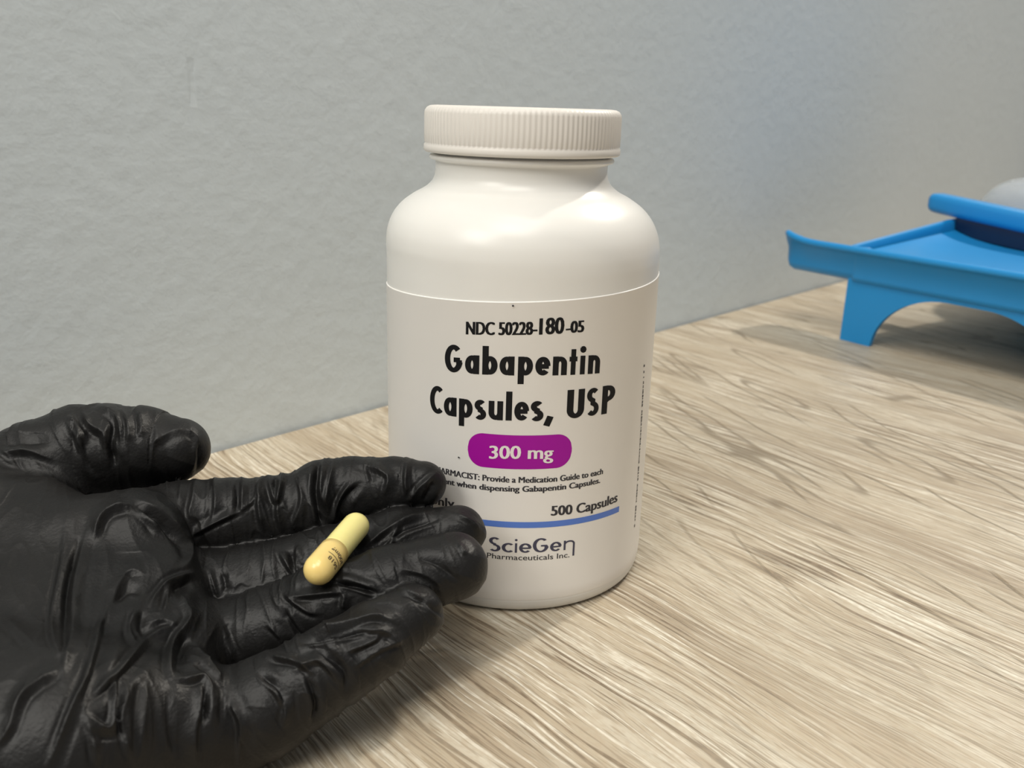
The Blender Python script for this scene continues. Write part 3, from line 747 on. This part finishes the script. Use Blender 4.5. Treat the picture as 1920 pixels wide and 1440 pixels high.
# ------------------------------------------------------------------ blue counting tray
T0 = np.array([.207, .55]); TA = math.radians(-54.4)
tray = empty('counting_tray', (T0[0], T0[1], 0)); tray.rotation_euler = (0, 0, TA)     # x: along the front edge, y: towards the back
tag(tray, 'blue plastic pill counting tray on arched legs near the wall', 'tray')
tb = NT('blue_plastic', 0.34, 0.5); c = tb.coord()
tb.l(tb.mix(tb.noise(c, 40, 2), (0.009, 0.235, 0.56), (0.012, 0.255, 0.60)), tb.b.inputs['Base Color'])
tb.bump(tb.noise(c, 700, 2), .00004, .5)
X0, X1, Y0, Y1, RC = -4.0, 200.0, 0.0, 250.0, 9.0
def rrect(x0, x1, y0, y1, r, n=8):
    out = []
    for cx, cy, a0 in ((x1 - r, y1 - r, 0), (x0 + r, y1 - r, 90), (x0 + r, y0 + r, 180), (x1 - r, y0 + r, 270)):
        for k in range(n + 1):
            a = math.radians(a0 + 90 * k / n); out.append((cx + r * math.cos(a), cy + r * math.sin(a)))
    return out
def rise(x, y): return min(0.102 * max(0, y), 10.5 + 0.01 * y)     # the rim climbs a little to the back
def spout_rise(x, y):                       # low at the back, curled up at the free front corner
    k = min(1, max(0, (y - 3) / 12)); k = k * k * (3 - 2 * k)
    return -12.5 * k + 3.6 * math.exp(-(math.hypot(x + 55, y) / 13) ** 2)
def loops(spec, rect, rc, fn, n=8):
    """spec: list of (inset, z, follow) stacked loops"""
    verts, faces, m = [], [], 0; x0, x1, y0, y1 = rect
    for ins, z, fol in spec:
        o = rrect(x0 + ins, x1 - ins, y0 + ins, y1 - ins, max(1.0, rc - ins), n); P = []
        for k, (x, y) in enumerate(o):
            P.append((x, y)); a, b = o[(k + 1) % len(o)]
            if k % (n + 1) == n: P += [(x + (a - x) * q / 12, y + (b - y) * q / 12) for q in range(1, 12)]   # the straight sides
        m = len(P); verts += [(x * mm, y * mm, (z + fol * fn(x, y)) * mm) for x, y in P]
    for i in range(len(spec) - 1):
        for k in range(m): faces.append((i * m + k, i * m + (k + 1) % m, (i + 1) * m + (k + 1) % m, (i + 1) * m + k))
    return verts, faces, m
lip = [(0.0, 55.0, 1), (-1.4, 55.4, 1), (-2.4, 56.4, 1), (-2.6, 57.8, 1), (-1.8, 59.0, 1), (-.4, 59.6, 1), (1.0, 59.2, 1), (1.8, 58.0, 1), (2.4, 55.5, 1)]
v, f, m = loops([(3.0, 37.6, .2), (1.2, 38.4, .2), (0.8, 41, .3)] + lip + [(3.4, 51.0, .5)], (X0, X1, Y0, Y1), 5.0, rise)
mesh_obj('tray_rim', v, f, tb.m, tray)
v, f, m = loops([(9.0, 37.4, 0), (5.0, 37.9, 0), (2.2, 40.0, 0), (1.0, 43, .15)] + lip + [(3.2, 50.0, .8), (4.5, 43.0, .1)], (-55.0, 8.0, 0.0, 30.0), 9.0, spout_rise)
L = len(v) // m - 1; f += [tuple(range(m - 1, -1, -1)), tuple(range(L * m, L * m + m))]
mesh_obj('pour_spout', v, f, tb.m, tray)
# sloping floor with a shallow step, underside
v, f = [], []
gx = np.linspace(X0 + 3.5, X1 - 3.5, 40); gy = np.linspace(Y0 + 3.5, Y1 - 3.5, 30)
for th in (0, -2.2):
    for x in gx:
        for y in gy: v.append((x * mm, y * mm, (55.3 + .85 * rise(x, y) * math.exp(-(x - X0) / 24) + th) * mm))
nx, ny = len(gx), len(gy)
for s in range(2):
    for i in range(nx - 1):
        for j in range(ny - 1):
            q = [s * nx * ny + i * ny + j, s * nx * ny + (i + 1) * ny + j, s * nx * ny + (i + 1) * ny + j + 1, s * nx * ny + i * ny + j + 1]
            f.append(tuple(q if s == 0 else q[::-1]))
mesh_obj('tray_floor', v, f, tb.m, tray)
# legs: one arched panel under the front edge and one under the back edge
def arch_panel(y, th):
    xs = list(np.linspace(-4.6, 150, 120)); lo, hi = [], []
    for x in xs:
        s = min(x, 145.4 - x) if x <= 145.4 else 0
        if s <= 16.5: zl = 0.0
        elif s < 62: zl = 35.6 * math.sqrt(max(0, 1 - ((62 - s) / 45.5) ** 2)) ** 1.05
        else: zl = 35.6
        lo.append(zl if x <= 145.4 else 0); hi.append(40.0)
    verts, faces = [], []
    for x, a, b in zip(xs, lo, hi):
        for yy in (y, y + th): verts += [(x * mm, yy * mm, a * mm), (x * mm, yy * mm, b * mm)]
    for k in range(len(xs) - 1):
        o, p = 4 * k, 4 * (k + 1)
        faces += [(o, p, p + 1, o + 1), (o + 3, p + 3, p + 2, o + 2), (o + 2, p + 2, p, o), (o + 1, p + 1, p + 3, o + 3)]
    faces += [(0, 1, 3, 2), (len(verts) - 4, len(verts) - 2, len(verts) - 1, len(verts) - 3)]
    return verts, faces
for y in (2.6, 240):
    v, f = arch_panel(y, 3.0); mesh_obj('leg_panel', v, f, tb.m, tray, False)
# small notch post at the curled corner
bm = bmesh.new(); bmesh.ops.create_cone(bm, cap_ends=True, segments=16, radius1=.0022, radius2=.0018, depth=.003, matrix=Matrix.Translation((-.0475, .0070, .0580)))
bm_obj('corner_peg', bm, tb.m, tray)

# ------------------------------------------------------------------ spatula lying across the tray
spat = empty('counting_spatula', (.297, .620, .0553)); spat.rotation_euler = (0, 0, math.radians(-60))     # leans from the left rim down to the tray's floor
tag(spat, 'thick blue plastic spatula leaning from the rim into the counting tray', 'spatula')
under = lambda x: 16.6 - .085 * x            # height of the handle's underside above the floor
def bar(name, xs, sc, w, lo, hi, r, mat, n=6):
    verts, faces = [], []; m = 4 * (n + 1)
    for x, s in zip(xs, sc):
        a, b = lo(x), hi(x); zc = (a + b) / 2; hh = (b - a) / 2 * s
        for p, q in rrect(-w / 2 * s, w / 2 * s, -hh, hh, min(r * s, hh * .95), n): verts.append((x * mm, p * mm, (zc + q) * mm))
    for i in range(len(xs) - 1):
        for k in range(m): faces.append((i * m + k, i * m + (k + 1) % m, (i + 1) * m + (k + 1) % m, (i + 1) * m + k))
    faces += [tuple(range(m - 1, -1, -1)), tuple(range((len(xs) - 1) * m, len(xs) * m))]
    return mesh_obj(name, verts, faces, mat, spat)
tn = plain('navy_gap_shade', (0.006, 0.016, 0.05), 0.3, 0.5)  # near-black colour that stands in for shade below the handle
bar('handle', [-19, -18.2, -16.8, -14, -9, 146, 148, 149], [.5, .75, .9, .98, 1, 1, .9, .7], 15, under, lambda x: under(x) + 13.2, 4.5, tb.m)
b2 = bar('shade_wedge', [4, 5, 20, 70, 140], [.9, 1, 1, 1, 1], 9, lambda x: .4 + 11 * math.exp(-x / 16), lambda x: under(x) + 1, .8, tn.m); b2['label'] = 'dark navy wedge standing in for the shade under the handle'  # added wedge: the shaded gap between handle and tray floor, as solid shape

# ------------------------------------------------------------------ clear domed cover behind the spatula
tc = NT('clear_plastic', 0.16, 0.5)
tc.b.inputs['Base Color'].default_value = (0.80, 0.84, 0.88, 1); tc.b.inputs['Transmission Weight'].default_value = 0.7; tc.b.inputs['IOR'].default_value = 1.25
c = tc.coord(); tc.l(tc.math('ADD', .14, tc.math('MULTIPLY', tc.noise(c, 60, 2), .2)), tc.b.inputs['Roughness'])
pr = [(60, 0), (60, 2.0), (59, 10), (56, 19), (50, 27), (40, 33.2), (26, 36.6), (12, 37.6), (.01, 37.8)]
inn = [(r - 1.2 if r > 2 else .01, z - (1.1 if z > 5 else 0)) for r, z in pr][::-1]
v, f = lathe([(r * mm, z * mm) for r, z in smooth_profile(pr, 4) + smooth_profile(inn, 4) + [(60, 0)]], 64)
dome = mesh_obj('clear_cover', v, f, tc.m)
dome.location = (.396, .660, .0600)
tag(dome, 'clear domed plastic cover standing on the blue tray behind the spatula', 'cover')
